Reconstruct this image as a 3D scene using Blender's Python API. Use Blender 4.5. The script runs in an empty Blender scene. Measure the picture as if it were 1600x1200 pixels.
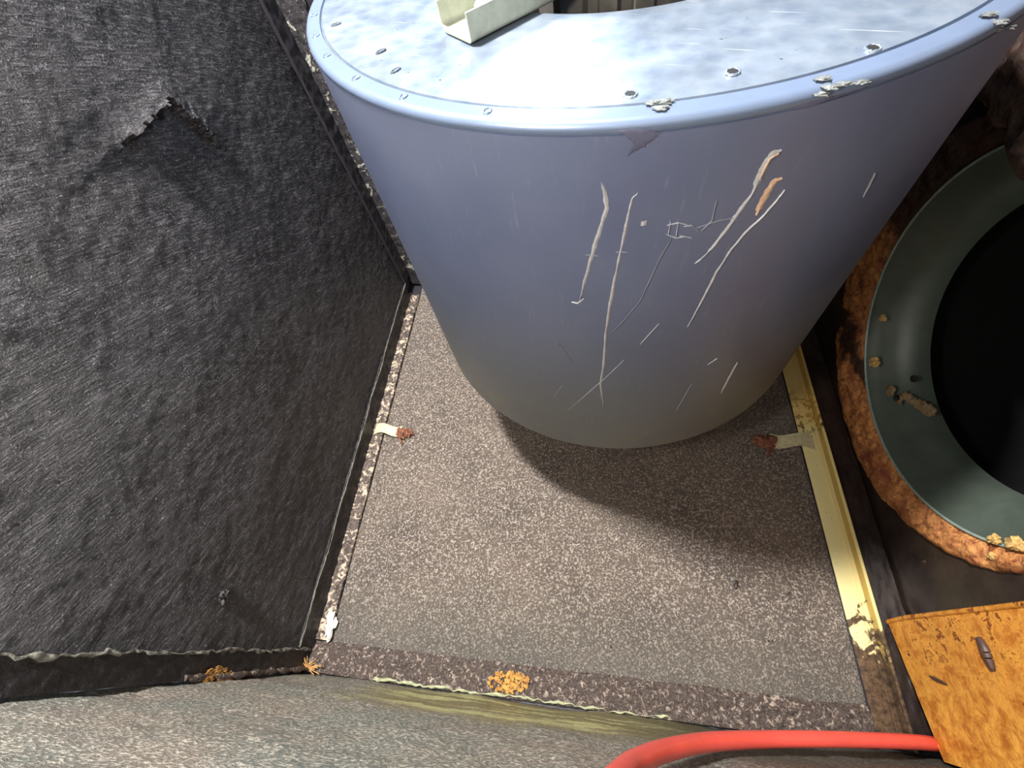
import bpy, bmesh, math, random
from mathutils import Vector, Matrix, noise
random.seed(7)
PI = math.pi
C = bpy.context.scene.collection
sc = bpy.context.scene

# ------------------------------------------------------------------ camera
FPX = 679.0
CAM = Vector((0, 0, 1.0))
_d = Vector((120, 406, FPX)).normalized()
_a = Vector((127, -1172, FPX)); _a = (_a - _d * _a.dot(_d)).normalized()
_r = _d.cross(_a)
# rows of the camera->world rotation (camera x right, y down, z forward)
ROT = Matrix((_r, _a, -_d))
cam_data = bpy.data.cameras.new('camera'); cam = bpy.data.objects.new('camera', cam_data); C.objects.link(cam)
cam_data.sensor_width = 36; cam_data.lens = FPX / 1600 * 36; cam_data.clip_start = 0.01
cx, cy, cz = ROT.col[0], -ROT.col[1], -ROT.col[2]
cam.matrix_world = Matrix(((cx[0], cy[0], cz[0], 0), (cx[1], cy[1], cz[1], 0), (cx[2], cy[2], cz[2], 1.0), (0, 0, 0, 1)))
sc.camera = cam

# ------------------------------------------------------------------ light
sc.view_settings.view_transform = 'Standard'; sc.view_settings.look = 'None'
sc.view_settings.gamma = 1; sc.view_settings.use_curve_mapping = False
sc.view_settings.exposure = 0.14
w = bpy.data.worlds.new('world'); sc.world = w; w.use_nodes = True
w.node_tree.nodes['Background'].inputs[0].default_value = (0.75, 0.85, 1.0, 1)
w.node_tree.nodes['Background'].inputs[1].default_value = 0.14

def area(name, loc, target, size, power, col, size_y=None):
    l = bpy.data.lights.new(name, 'AREA'); l.energy = power; l.size = size; l.color = col
    if size_y: l.shape = 'RECTANGLE'; l.size_y = size_y
    o = bpy.data.objects.new(name, l); C.objects.link(o); o.location = loc
    o.rotation_euler = (Vector(target) - Vector(loc)).to_track_quat('-Z', 'Y').to_euler()
    return o
def point(name, loc, rad, power, col):
    l = bpy.data.lights.new(name, 'POINT'); l.energy = power; l.shadow_soft_size = rad; l.color = col
    o = bpy.data.objects.new(name, l); C.objects.link(o); o.location = loc; return o
area('overhead_light', (-0.47, 0.47, 2.0), (-0.15, 0.3, 0), 0.13, 76, (1.0, 0.96, 0.91))
area('daylight_opening', (-0.1, 0.93, 1.14), (0.0, 0.3, 0.84), 0.14, 3.1, (0.58, 0.80, 1.0))
point('work_lamp', (-0.24, -0.04, 1.06), 0.03, 8.0, (1.0, 0.94, 0.86))

# ------------------------------------------------------------------ points on surfaces
def ray(px, py): return ROT @ Vector((px - 800, py - 600, FPX))
def on_plane(px, py, ax, val):
    r = ray(px, py); t = (val - CAM[ax]) / r[ax]; return CAM + r * t
XL, XR, YN, YB = -0.575, 0.57, -0.105, 0.972
DC = Vector((0.039, 0.625, 0)); DR = 0.343; DZ0 = 0.31; DZ1 = 0.8438
def on_drum(px, py, off=0.0):
    r = ray(px, py); R = DR + off
    a = r.x ** 2 + r.y ** 2; b = 2 * (-DC.x * r.x - DC.y * r.y); c = DC.x ** 2 + DC.y ** 2 - R * R
    t = (-b - math.sqrt(max(b * b - 4 * a * c, 0))) / (2 * a); return CAM + r * t

# ------------------------------------------------------------------ materials
def srgb(r, g, b):
    f = lambda v: ((v / 255 + 0.055) / 1.055) ** 2.4 if v > 10 else v / 255 / 12.92
    return (f(r), f(g), f(b), 1)
class Mat:
    def __init__(s, name, rough=0.6, metal=0.0):
        s.m = bpy.data.materials.new(name); s.m.use_nodes = True; s.t = s.m.node_tree; s.n = s.t.nodes
        s.b = s.n['Principled BSDF']; s.b.inputs['Roughness'].default_value = rough; s.b.inputs['Metallic'].default_value = metal
        s.geo = s.n.new('ShaderNodeNewGeometry').outputs['Position']
    def vec(s, scale=(1, 1, 1), rot=(0, 0, 0)):
        """rotate first, then scale (streaks follow the rotated axes)"""
        a = s.n.new('ShaderNodeMapping'); a.inputs['Rotation'].default_value = rot; s.t.links.new(s.geo, a.inputs['Vector'])
        b = s.n.new('ShaderNodeMapping'); b.inputs['Scale'].default_value = scale; s.t.links.new(a.outputs[0], b.inputs['Vector'])
        return b.outputs[0]
    def noise(s, scale, detail=4, rough=0.6, vec=None, dist=0.0):
        x = s.n.new('ShaderNodeTexNoise'); x.inputs['Scale'].default_value = scale; x.inputs['Detail'].default_value = detail
        x.inputs['Roughness'].default_value = rough; x.inputs['Distortion'].default_value = dist
        s.t.links.new(vec if vec else s.geo, x.inputs['Vector']); return x.outputs['Fac']
    def voro(s, scale, vec=None):
        x = s.n.new('ShaderNodeTexVoronoi'); x.inputs['Scale'].default_value = scale
        s.t.links.new(vec if vec else s.geo, x.inputs['Vector']); return x.outputs['Distance']
    def ramp(s, fac, lo, hi, a=(0, 0, 0, 1), b=(1, 1, 1, 1)):
        x = s.n.new('ShaderNodeValToRGB'); e = x.color_ramp.elements
        e[0].position = lo; e[1].position = hi; e[0].color = a; e[1].color = b
        s.t.links.new(fac, x.inputs[0]); return x.outputs[0]
    def range(s, v, a, b, c=0.0, d=1.0):
        x = s.n.new('ShaderNodeMapRange'); x.interpolation_type = 'SMOOTHSTEP'
        for i, q in enumerate((a, b, c, d)): x.inputs[i + 1].default_value = q
        s.t.links.new(v, x.inputs[0]); return x.outputs[0]
    def axis(s, i):
        x = s.n.new('ShaderNodeSeparateXYZ'); s.t.links.new(s.geo, x.inputs[0]); return x.outputs[i]
    def math(s, op, a, b=None, c=None):
        x = s.n.new('ShaderNodeMath'); x.operation = op
        for i, q in enumerate((a, b, c)):
            if q is None: continue
            if isinstance(q, (int, float)): x.inputs[i].default_value = q
            else: s.t.links.new(q, x.inputs[i])
        return x.outputs[0]
    def mix(s, fac, a, b, mode='MIX'):
        x = s.n.new('ShaderNodeMix'); x.data_type = 'RGBA'; x.blend_type = mode
        for i, q in ((0, fac), (6, a), (7, b)):
            if isinstance(q, (int, float)): x.inputs[i].default_value = q
            elif isinstance(q, tuple): x.inputs[i].default_value = q
            else: s.t.links.new(q, x.inputs[i])
        return x.outputs[2]
    def color(s, c):
        if isinstance(c, tuple): s.b.inputs['Base Color'].default_value = c
        else: s.t.links.new(c, s.b.inputs['Base Color'])
        return s
    def rough(s, r):
        s.t.links.new(r, s.b.inputs['Roughness']); return s
    def bump(s, h, strength=0.5, dist=0.002):
        x = s.n.new('ShaderNodeBump'); x.inputs['Strength'].default_value = strength; x.inputs['Distance'].default_value = dist
        s.t.links.new(h, x.inputs['Height']); s.t.links.new(x.outputs[0], s.b.inputs['Normal']); return s

def simple(name, col, rough=0.6, metal=0.0, nscale=60, amp=0.25, bump=0.2, bdist=0.001, stretch=(1, 1, 1)):
    m = Mat(name, rough, metal); n = m.noise(nscale, 5, 0.65, m.vec(stretch))
    dark = tuple(c * (1 - amp) for c in col[:3]) + (1,); light = tuple(min(1, c * (1 + amp)) for c in col[:3]) + (1,)
    m.color(m.ramp(n, 0.3, 0.7, dark, light)); m.bump(n, bump, bdist); return m.m

def mat_liner():
    m = Mat('black_fibrous_liner', 0.36)
    st = m.noise(1, 4, 0.7, m.vec((300, 50, 400), (math.radians(25), 0, 0)), 0.15)        # brushed fibre streaks
    fine = m.noise(380, 4, 0.75); big = m.noise(7, 5, 0.6)
    h = m.math('ADD', m.math('MULTIPLY', st, 0.6), m.math('MULTIPLY', fine, 0.5))
    base = m.mix(m.ramp(big, 0.35, 0.65), srgb(34, 33, 37), srgb(48, 46, 49))
    col = m.mix(m.math('MULTIPLY', m.ramp(st, 0.50, 0.66), 0.9), base, srgb(100, 97, 102))
    col = m.mix(m.ramp(fine, 0.58, 0.70), col, srgb(176, 173, 180))  # pale flecks put the glints of the fibres into the colour
    m.color(col); m.rough(m.range(fine, 0.3, 0.7, 0.25, 0.5)); m.bump(h, 1.0, 0.005); return m.m
def mat_panel():
    m = Mat('speckled_taupe_sheet', 0.45); m.b.inputs['Specular IOR Level'].default_value = 0.9
    f = m.noise(260, 3, 0.75); f2 = m.noise(520, 2, 0.6); big = m.noise(6, 5, 0.6)
    base = m.mix(m.ramp(big, 0.35, 0.65), srgb(92, 82, 77), srgb(114, 102, 93))
    base = m.mix(m.ramp(f, 0.50, 0.62), base, srgb(200, 188, 176))
    green = m.math('MULTIPLY', m.range(m.axis(1), 0.14, -0.08), 0.5)
    base = m.mix(green, base, srgb(96, 98, 92))
    m.color(m.mix(m.ramp(m.noise(38, 3, 0.7), 0.70, 0.76), base, srgb(48, 40, 38)))
    m.rough(m.range(f, 0.40, 0.60, 0.5, 0.22)); m.bump(m.math('ADD', f, m.math('MULTIPLY', f2, 0.5)), 1.0, 0.004); return m.m
def mat_front_wall():
    m = Mat('speckled_grey_duct_board', 0.5)
    f = m.noise(1, 4, 0.75, m.vec((190, 190, 300))); big = m.noise(7, 4, 0.6)
    col = m.mix(m.ramp(big, 0.38, 0.62), srgb(122, 112, 102), srgb(104, 110, 104))
    col = m.mix(m.ramp(f, 0.50, 0.60), col, srgb(196, 188, 174))
    x = m.axis(0); z = m.axis(2)
    wob = m.math('MULTIPLY', m.math('SUBTRACT', m.noise(1, 3, 0.5, m.vec((9, 9, 22))), 0.5), 0.16)
    zz = m.math('ADD', z, wob)
    inx = m.math('MULTIPLY', m.range(x, -0.42, -0.30), m.range(x, 0.36, 0.16))
    band = m.math('MULTIPLY', m.math('MULTIPLY', m.range(zz, 0.01, 0.04), m.range(zz, 0.30, 0.16)), inx)
    col = m.mix(m.math('MULTIPLY', band, 0.85), col, srgb(132, 122, 80))
    lines = m.ramp(m.noise(1, 3, 0.6, m.vec((3.5, 3.5, 30))), 0.52, 0.6)
    col = m.mix(m.math('MULTIPLY', m.math('MULTIPLY', band, lines), 0.8), col, srgb(196, 196, 140))
    dark_low_right = m.math('MULTIPLY', m.range(x, 0.0, 0.25), m.range(z, 0.5, 0.2))
    col = m.mix(m.math('MULTIPLY', dark_low_right, 0.75), col, srgb(54, 52, 48))  # front wall gets darker towards its lower right
    edge = m.range(m.math('ADD', z, m.math('MULTIPLY', wob, 0.5)), 0.03, 0.0)
    col = m.mix(m.math('MULTIPLY', edge, 0.5), col, srgb(70, 60, 52))
    m.color(col); m.rough(m.range(f, 0.4, 0.6, 0.62, 0.4)); m.bump(f, 0.8, 0.003); return m.m
def mat_wall_dark():
    m = Mat('dark_brown_stained_steel', 0.38)
    n = m.noise(14, 6, 0.65); f = m.noise(120, 3, 0.6)
    col = m.mix(m.ramp(n, 0.35, 0.7), srgb(34, 26, 26), srgb(62, 50, 43))
    col = m.mix(m.ramp(m.noise(55, 3, 0.7), 0.70, 0.78), col, srgb(118, 100, 88))
    m.color(col); m.bump(m.math('ADD', n, m.math('MULTIPLY', f, 0.3)), 0.5, 0.003); return m.m
def mat_drum():
    m = Mat('grey_blue_painted_steel', 0.42, 0.25)
    n = m.noise(5, 5, 0.6); f = m.noise(1, 4, 0.6, m.vec((220, 220, 26)))
    col = m.mix(m.ramp(n, 0.35, 0.65), srgb(98, 108, 138), srgb(110, 119, 146))
    col = m.mix(m.math('MULTIPLY', m.range(m.axis(2), 0.72, 0.36), 0.85), col, srgb(110, 113, 108))  # greyer towards the bottom; the bluer top has haze put into the paint colour
    warm = m.math('MULTIPLY', m.ramp(m.noise(13, 3, 0.6), 0.56, 0.70), m.range(m.axis(2), 0.44, 0.33))
    col = m.mix(m.math('MULTIPLY', warm, 0.45), col, srgb(138, 122, 92))
    col = m.mix(m.math('MULTIPLY', m.ramp(f, 0.62, 0.75), 0.2), col, srgb(170, 172, 176))
    m.color(col); m.rough(m.range(n, 0.3, 0.7, 0.36, 0.5)); m.bump(f, 0.08, 0.0006); return m.m
def mat_plate_top():
    m = Mat('pale_galvanised_steel', 0.34, 0.55)
    n = m.noise(16, 6, 0.7); f = m.noise(160, 3, 0.6); v = m.voro(60, m.vec((1, 1, 1)))
    col = m.mix(m.ramp(n, 0.3, 0.7), srgb(108, 124, 146), srgb(140, 154, 174))
    col = m.mix(m.math('MULTIPLY', m.ramp(v, 0.0, 0.9), 0.18), col, srgb(225, 232, 236))
    sl = m.noise(1, 2, 0.5, m.vec((18, 500, 20), (0, 0, 0.4)))
    col = m.mix(m.math('MULTIPLY', m.ramp(sl, 0.70, 0.74), 0.5), col, srgb(240, 244, 248))
    col = m.mix(m.ramp(m.noise(240, 2, 0.5), 0.74, 0.78), col, srgb(80, 84, 92))
    m.color(col); m.rough(m.range(n, 0.3, 0.7, 0.27, 0.42)); m.bump(m.math('ADD', n, m.math('MULTIPLY', f, 0.2)), 0.12, 0.002); return m.m
def mat_peeling(name, base, chips, dark, lo=0.5, hi=0.58, scale=70, gloss=0.45):
    m = Mat(name, gloss); n = m.noise(scale, 5, 0.7, None, 0.8); n2 = m.noise(scale * 2.4, 4, 0.7)
    col = m.mix(m.ramp(n2, 0.35, 0.65), dark, base)
    col = m.mix(m.ramp(n, lo, hi), col, chips)
    m.color(col); m.bump(m.math('ADD', n, m.math('MULTIPLY', n2, 0.6)), 0.8, 0.004); return m.m
def mat_yellow(name, base):
    m = Mat(name, 0.36); n = m.noise(170, 4, 0.75); n2 = m.noise(34, 5, 0.7, None, 0.6); y = m.axis(1)
    grime = m.mix(m.ramp(m.noise(90, 4, 0.7), 0.35, 0.7), srgb(52, 42, 36), srgb(112, 90, 68))
    col = m.mix(m.ramp(n, 0.66, 0.70), base, srgb(80, 58, 40))
    # old dirt lies on the end towards the front frame and in a patch by the clip
    yy = m.math('ADD', y, m.math('MULTIPLY', m.math('SUBTRACT', n2, 0.5), 0.42))
    col = m.mix(m.range(yy, 0.08, 0.045), col, grime)
    patch = m.math('MULTIPLY', m.range(y, 0.44, 0.47), m.range(y, 0.60, 0.52))
    col = m.mix(m.math('MULTIPLY', patch, m.ramp(m.noise(75, 4, 0.75), 0.50, 0.56)), col, srgb(96, 62, 36))
    tanz = m.range(m.math('ADD', y, m.math('MULTIPLY', m.math('SUBTRACT', n2, 0.5), 0.05)), 0.46, 0.5)
    col = m.mix(m.math('MULTIPLY', tanz, 0.5), col, srgb(222, 180, 92))
    m.color(col); m.bump(n, 0.25, 0.001); return m.m
def mat_rust(name, a, b, c, scale=40, gloss=0.6, dist=0.5, bd=0.004):
    m = Mat(name, gloss); n = m.noise(scale, 6, 0.75, None, dist); n2 = m.noise(scale * 0.3, 5, 0.65)
    col = m.mix(m.ramp(n, 0.36, 0.60), a, b)
    col = m.mix(m.ramp(n2, 0.50, 0.64), col, c)
    m.color(col); m.bump(n, 0.8, bd); return m.m
def mat_gasket():
    m = Mat('rust_orange_gasket', 0.55); n = m.noise(80, 6, 0.75, None, 0.5); n2 = m.noise(20, 5, 0.65)
    col = m.mix(m.ramp(n, 0.36, 0.60), srgb(128, 62, 34), srgb(236, 166, 100))
    col = m.mix(m.ramp(n2, 0.50, 0.64), col, srgb(138, 70, 48))
    # drum's shade painted dark on the upper arc, plus one short tarry break
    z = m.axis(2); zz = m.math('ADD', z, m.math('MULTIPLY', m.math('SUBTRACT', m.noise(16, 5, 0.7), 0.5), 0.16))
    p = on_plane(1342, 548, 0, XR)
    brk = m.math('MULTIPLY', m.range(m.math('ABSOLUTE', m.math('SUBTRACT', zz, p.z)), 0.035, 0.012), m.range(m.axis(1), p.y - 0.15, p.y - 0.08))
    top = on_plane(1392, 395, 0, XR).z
    shade_tar = m.math('MAXIMUM', m.range(zz, top - 0.03, top + 0.05), brk)
    col = m.mix(m.math('MULTIPLY', shade_tar, 0.92), col, srgb(26, 18, 20))
    m.color(col); m.bump(n, 0.8, 0.006); return m.m
def mat_rusty_plate():
    m = Mat('orange_rusted_steel', 0.5)
    v = m.vec((1, 1, 1)); n = m.noise(44, 7, 0.75, v, 0.4); n2 = m.noise(8, 5, 0.7); f = m.noise(130, 4, 0.7)
    col = m.mix(m.ramp(n, 0.40, 0.62), srgb(176, 106, 34), srgb(232, 168, 72))
    # darker red-brown scale gathers along the far vertical edge
    yy = m.math('ADD', m.axis(1), m.math('MULTIPLY', m.math('SUBTRACT', n2, 0.5), 0.16))
    red = m.math('MULTIPLY', m.range(yy, -0.04, 0.07), m.ramp(n, 0.57, 0.47))
    col = m.mix(m.math('MULTIPLY', red, 0.9), col, srgb(112, 42, 10))
    col = m.mix(m.ramp(m.noise(48, 3, 0.6), 0.66, 0.72), col, srgb(90, 48, 16))
    col = m.mix(m.math('MULTIPLY', m.ramp(f, 0.62, 0.7), 0.35), col, srgb(240, 190, 100))
    m.color(col); m.bump(m.math('ADD', n, m.math('MULTIPLY', f, 0.5)), 0.6, 0.003); return m.m

M = dict(  # every material, by use
    liner=mat_liner(), panel=mat_panel(), front=mat_front_wall(), dark=mat_wall_dark(), drum=mat_drum(), top=mat_plate_top(),
    rim=simple('bright_rolled_steel', srgb(116, 132, 160), 0.34, 0.35, 30, 0.05, 0.1),
    seam=simple('dark_seam_dirt', srgb(86, 96, 108), 0.6, 0.2),
    stain=simple('dark_grease_stain', srgb(88, 90, 114), 0.5, 0.1, 90, 0.2, 0.1),
    scratch=simple('bare_metal_scratch', srgb(196, 198, 204), 0.45, 0.3, 300, 0.18, 0.3),
    faint=simple('faint_metal_scratch', srgb(150, 155, 166), 0.45, 0.3, 300, 0.15, 0.2),
    primer=simple('orange_primer_scratch', srgb(216, 184, 156), 0.5, 0.1, 300, 0.2, 0.3),
    sealant=simple('cracked_grey_sealant', srgb(104, 108, 108), 0.55, 0.1, 120, 0.35, 0.7, 0.004),
    hole=simple('black_hole_inside', srgb(22, 22, 24), 0.7),
    channel=simple('dusty_zinc_channel', srgb(172, 176, 160), 0.45, 0.25, 90, 0.15, 0.3),
    bolt=simple('dusty_zinc_bolt', srgb(190, 192, 184), 0.5, 0.2, 150, 0.15, 0.3),
    motor=simple('ribbed_grey_motor_case', srgb(104, 100, 94), 0.5, 0.3, 60, 0.2),
    leftangle=mat_peeling('peeling_brown_angle_paint', srgb(96, 84, 76), srgb(196, 178, 158), srgb(52, 44, 42), 0.51, 0.58),
    cornerangle=mat_peeling('peeling_dark_angle_paint', srgb(72, 70, 74), srgb(180, 182, 172), srgb(44, 42, 46), 0.57, 0.61, 45),
    frontlip=mat_peeling('flaking_brown_lip_paint', srgb(98, 84, 76), srgb(176, 160, 148), srgb(44, 38, 38), 0.54, 0.64, 130),
    blackband=simple('black_tar_band', srgb(34, 32, 34), 0.35, 0, 90, 0.4, 0.9, 0.005),
    bead=simple('grey_bead_line', srgb(108, 106, 98), 0.6, 0, 140, 0.45, 0.9, 0.003),
    cream=mat_yellow('cream_yellow_paint', srgb(238, 226, 164)),
    tan=mat_yellow('tan_yellow_paint', srgb(196, 166, 92)),
    edge=mat_yellow('bright_edge_paint', srgb(240, 220, 150)),
    clip=simple('pale_painted_clip', srgb(206, 198, 160), 0.45, 0.0, 120, 0.22, 0.4),
    cliprust=mat_rust('brown_rusted_clip_end', srgb(80, 44, 34), srgb(170, 112, 84), srgb(96, 60, 48), 160),
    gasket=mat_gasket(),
    ring=simple('grey_green_painted_ring', srgb(80, 90, 82), 0.45, 0.1, 30, 0.14, 0.12),
    ringlip=simple('pale_ring_lip', srgb(150, 168, 160), 0.4, 0.2, 80, 0.25, 0.3),
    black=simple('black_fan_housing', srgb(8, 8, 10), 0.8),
    foam=simple('yellow_foam_crumb', srgb(204, 168, 104), 0.75, 0, 120, 0.2, 0.6, 0.004),
    lug=simple('brown_caulk', srgb(132, 112, 84), 0.55, 0, 90, 0.3, 0.5, 0.004),
    rustplate=mat_rusty_plate(), slot=simple('slot_shade_and_scratch', srgb(74, 54, 48), 0.5, 0, 90, 0.4, 0.6),
    hose=simple('coral_red_rubber', srgb(232, 88, 78), 0.32, 0, 40, 0.08, 0.1),
    bloom=mat_rust('ochre_rust_bloom', srgb(150, 98, 50), srgb(226, 176, 92), srgb(176, 120, 66), 120, 0.7, 0.8, 0.006),
    straw=simple('straw_fibres', srgb(196, 152, 96), 0.7),
    ragged=mat_rust('brown_ragged_insulation', srgb(50, 38, 36), srgb(98, 76, 66), srgb(70, 50, 44), 60, 0.4, 0.8, 0.01),
    crumb=simple('dark_grit', srgb(48, 42, 40), 0.5), sheet=simple('dark_sheet_steel', srgb(48, 46, 52), 0.5, 0.1),
)

# ------------------------------------------------------------------ object helpers
def link(name, bm, mat, parent=None, origin=None, smooth=True, label=None, cat=None, group=None, kind=None):
    me = bpy.data.meshes.new(name)
    o = bpy.data.objects.new(name, me); C.objects.link(o)
    if origin is None and parent is None:
        xs = [v.co for v in bm.verts]
        origin = Vector(((min(v.x for v in xs) + max(v.x for v in xs)) / 2, (min(v.y for v in xs) + max(v.y for v in xs)) / 2, min(v.z for v in xs)))
    if parent is not None:
        origin = base_of(parent); o.parent = parent
        bmesh.ops.translate(bm, vec=-origin, verts=bm.verts)
    else:
        origin = Vector(origin); o.location = origin
        bmesh.ops.translate(bm, vec=-origin, verts=bm.verts)
    bmesh.ops.recalc_face_normals(bm, faces=bm.faces)
    for f in bm.faces: f.smooth = smooth
    bm.to_mesh(me); bm.free(); me.materials.append(mat)
    if smooth:
        try: me.set_sharp_from_angle(angle=math.radians(38))
        except Exception: pass
    tag(o, label, cat, group, kind); return o
def base_of(o):
    v = Vector(o.location)
    while o.parent: o = o.parent; v += o.location
    return v
def tag(o, label=None, cat=None, group=None, kind=None):
    for k, v in (('label', label), ('category', cat), ('group', group), ('kind', kind)):
        if v: o[k] = v
def thing(name, loc, label, cat, group=None):
    o = bpy.data.objects.new(name, None); C.objects.link(o); o.location = loc; o.empty_display_size = 0.05
    tag(o, label, cat, group); return o
def box(bm, a, b, bevel=0.0, seg=2):
    r = bmesh.ops.create_cube(bm, size=1)
    for v in r['verts']:
        v.co = Vector((a[i] + (v.co[i] + 0.5) * (b[i] - a[i]) for i in range(3)))
    if bevel:
        es = list({e for v in r['verts'] for e in v.link_edges})
        bmesh.ops.bevel(bm, geom=es, offset=bevel, segments=seg, affect='EDGES', profile=0.5)
def fbm(p, s, o=4):
    return noise.fractal(Vector(p) * s, 0.7, 2.0, o)
def grid(nu, nv, fn, thick=None):
    """height-field sheet: fn(u,v)->Vector; thick = Vector offset for the back side"""
    bm = bmesh.new(); V = [[bm.verts.new(fn(i / nu, j / nv)) for j in range(nv + 1)] for i in range(nu + 1)]
    for i in range(nu):
        for j in range(nv): bm.faces.new((V[i][j], V[i + 1][j], V[i + 1][j + 1], V[i][j + 1]))
    if thick is not None:
        t = Vector(thick)
        ring = [V[i][0] for i in range(nu + 1)] + [V[nu][j] for j in range(1, nv + 1)] + [V[i][nv] for i in range(nu - 1, -1, -1)] + [V[0][j] for j in range(nv - 1, 0, -1)]
        back = [bm.verts.new(v.co + t) for v in ring]; n = len(ring)
        for k in range(n): bm.faces.new((ring[k], ring[(k + 1) % n], back[(k + 1) % n], back[k]))
        bm.faces.new(back)
    return bm
def lathe(bm, prof, cx, cy, seg=128, axis='z', close=False):
    """prof: list of (radius, height); axis z around (cx,cy), or x around (y=cx,z=cy)"""
    rows = []
    for r, h in prof:
        row = []
        for k in range(seg):
            t = 2 * PI * k / seg
            row.append(bm.verts.new((cx + r * math.cos(t), cy + r * math.sin(t), h) if axis == 'z' else (h, cx + r * math.cos(t), cy + r * math.sin(t))))
        rows.append(row)
    m = len(rows)
    for i in range(m if close else m - 1):
        a, b = rows[i], rows[(i + 1) % m]
        for k in range(seg): bm.faces.new((a[k], a[(k + 1) % seg], b[(k + 1) % seg], b[k]))
    return rows
def tube(bm, pts, rad, seg=16, sub=8):
    P = []
    n = len(pts); pts = [Vector(p) for p in pts]
    for i in range(n - 1):
        p0, p1, p2, p3 = pts[max(i - 1, 0)], pts[i], pts[i + 1], pts[min(i + 2, n - 1)]
        for k in range(sub):
            t = k / sub
            P.append(0.5 * ((2 * p1) + (p2 - p0) * t + (2 * p0 - 5 * p1 + 4 * p2 - p3) * t * t + (3 * p1 - p0 - 3 * p2 + p3) * t ** 3))
    P.append(pts[-1]); rings = []; up = Vector((0, 1, 0.01)).normalized()
    for i, p in enumerate(P):
        d = (P[min(i + 1, len(P) - 1)] - P[max(i - 1, 0)]).normalized()
        a = d.cross(up); a = a.normalized() if a.length > 1e-4 else d.cross(Vector((1, 0, 0))).normalized()
        b = d.cross(a).normalized(); r = rad(i / (len(P) - 1)) if callable(rad) else rad
        rings.append([bm.verts.new(p + a * math.cos(2 * PI * k / seg) * r + b * math.sin(2 * PI * k / seg) * r) for k in range(seg)])
    for i in range(len(rings) - 1):
        for k in range(seg): bm.faces.new((rings[i][k], rings[i][(k + 1) % seg], rings[i + 1][(k + 1) % seg], rings[i + 1][k]))
    bm.faces.new(rings[0]); bm.faces.new(rings[-1])
def blob(bm, c, r, rough=0.25, scale=(1, 1, 1), sub=3, seed=0):
    q = bmesh.ops.create_icosphere(bm, subdivisions=sub, radius=1)
    for v in q['verts']:
        k = 1 + rough * 2 * noise.noise(v.co * 1.7 + Vector((seed * 3.1, seed, 0))) + rough * noise.noise(v.co * 4 + Vector((seed, 0, 5)))
        v.co = Vector(c) + Vector((v.co.x * scale[0], v.co.y * scale[1], v.co.z * scale[2])) * r * k

def crust(bm, amp, fr=120):
    for v in bm.verts: v.co += Vector((noise.noise(v.co * fr), noise.noise(v.co * fr + Vector((9, 0, 0))), noise.noise(v.co * fr + Vector((0, 9, 0))))) * amp
# ------------------------------------------------------------------ setting
bm = bmesh.new(); box(bm, (-0.62, -0.15, -0.03), (0.60, 1.0, 0.0)); link('floor', bm, M['sheet'], kind='structure', smooth=False)

# left wall: fibrous liner with a torn lip standing proud
apex = on_plane(262, 158, 0, XL); la = on_plane(205, 214, 0, XL); ra = on_plane(318, 208, 0, XL)
poly = [(la.y, la.z), (apex.y, apex.z), (ra.y, ra.z)]
def seg_sd(p, a, b):
    ax, ay = a; bx, by = b; dx, dy = bx - ax, by - ay
    t = max(0, min(1, ((p[0] - ax) * dx + (p[1] - ay) * dy) / (dx * dx + dy * dy)))
    d = math.hypot(p[0] - ax - t * dx, p[1] - ay - t * dy)
    s = (dx * (p[1] - ay) - dy * (p[0] - ax))
    return d, s, t
def liner_pt(u, v):
    y = -0.10 + u * (YB + 0.10); z = v * 1.35
    n1 = fbm((0, y, z), 60); n2 = fbm((3, y, z), 5)
    x = XL + 0.0025 * n2 + 0.0006 * fbm((7, y, z), 70)
    j = 0.006 * fbm((1, y, z), 110, 3)
    py, pz = y + j, z + 0.7 * j
    d1, s1, t1 = seg_sd((py, pz), poly[0], poly[1]); d2, s2, t2 = seg_sd((py, pz), poly[1], poly[2])
    d = min(d1, d2)
    mid = ((poly[0][0] + poly[2][0]) / 2 - 0.02, (poly[0][1] + poly[2][1]) / 2 - 0.03)
    ca = (poly[1][0] - mid[0], poly[1][1] - mid[1])
    inside = s1 < 0 and s2 < 0
    if inside: x -= 0.004 * math.exp(-d / 0.03)
    else: x += (0.008 + 0.004 * n1) * math.exp(-d / 0.012) + 0.004 * math.exp(-d / 0.05)
    # round the liner into the frame at its lower and front edge
    x -= 0.006 * (max(0, 1 - z / 0.065) ** 2)
    return Vector((x, y, z))
bm = grid(300, 380, liner_pt, thick=(-0.03, 0, 0)); link('wall_left', bm, M['liner'], kind='structure')

def front_pt(u, v):
    x = -0.60 + u * 1.20; z = v * 1.35
    return Vector((x, YN + 0.004 * fbm((x, 2, z), 6) + 0.0012 * fbm((x, 5, z), 90), z))
bm = grid(200, 200, front_pt, thick=(0, -0.03, 0)); link('wall_front', bm, M['front'], kind='structure')
bm = bmesh.new(); box(bm, (-0.60, YB, 0), (0.60, YB + 0.02, 1.15)); link('wall_back', bm, M['sheet'], kind='structure', smooth=False)

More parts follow.
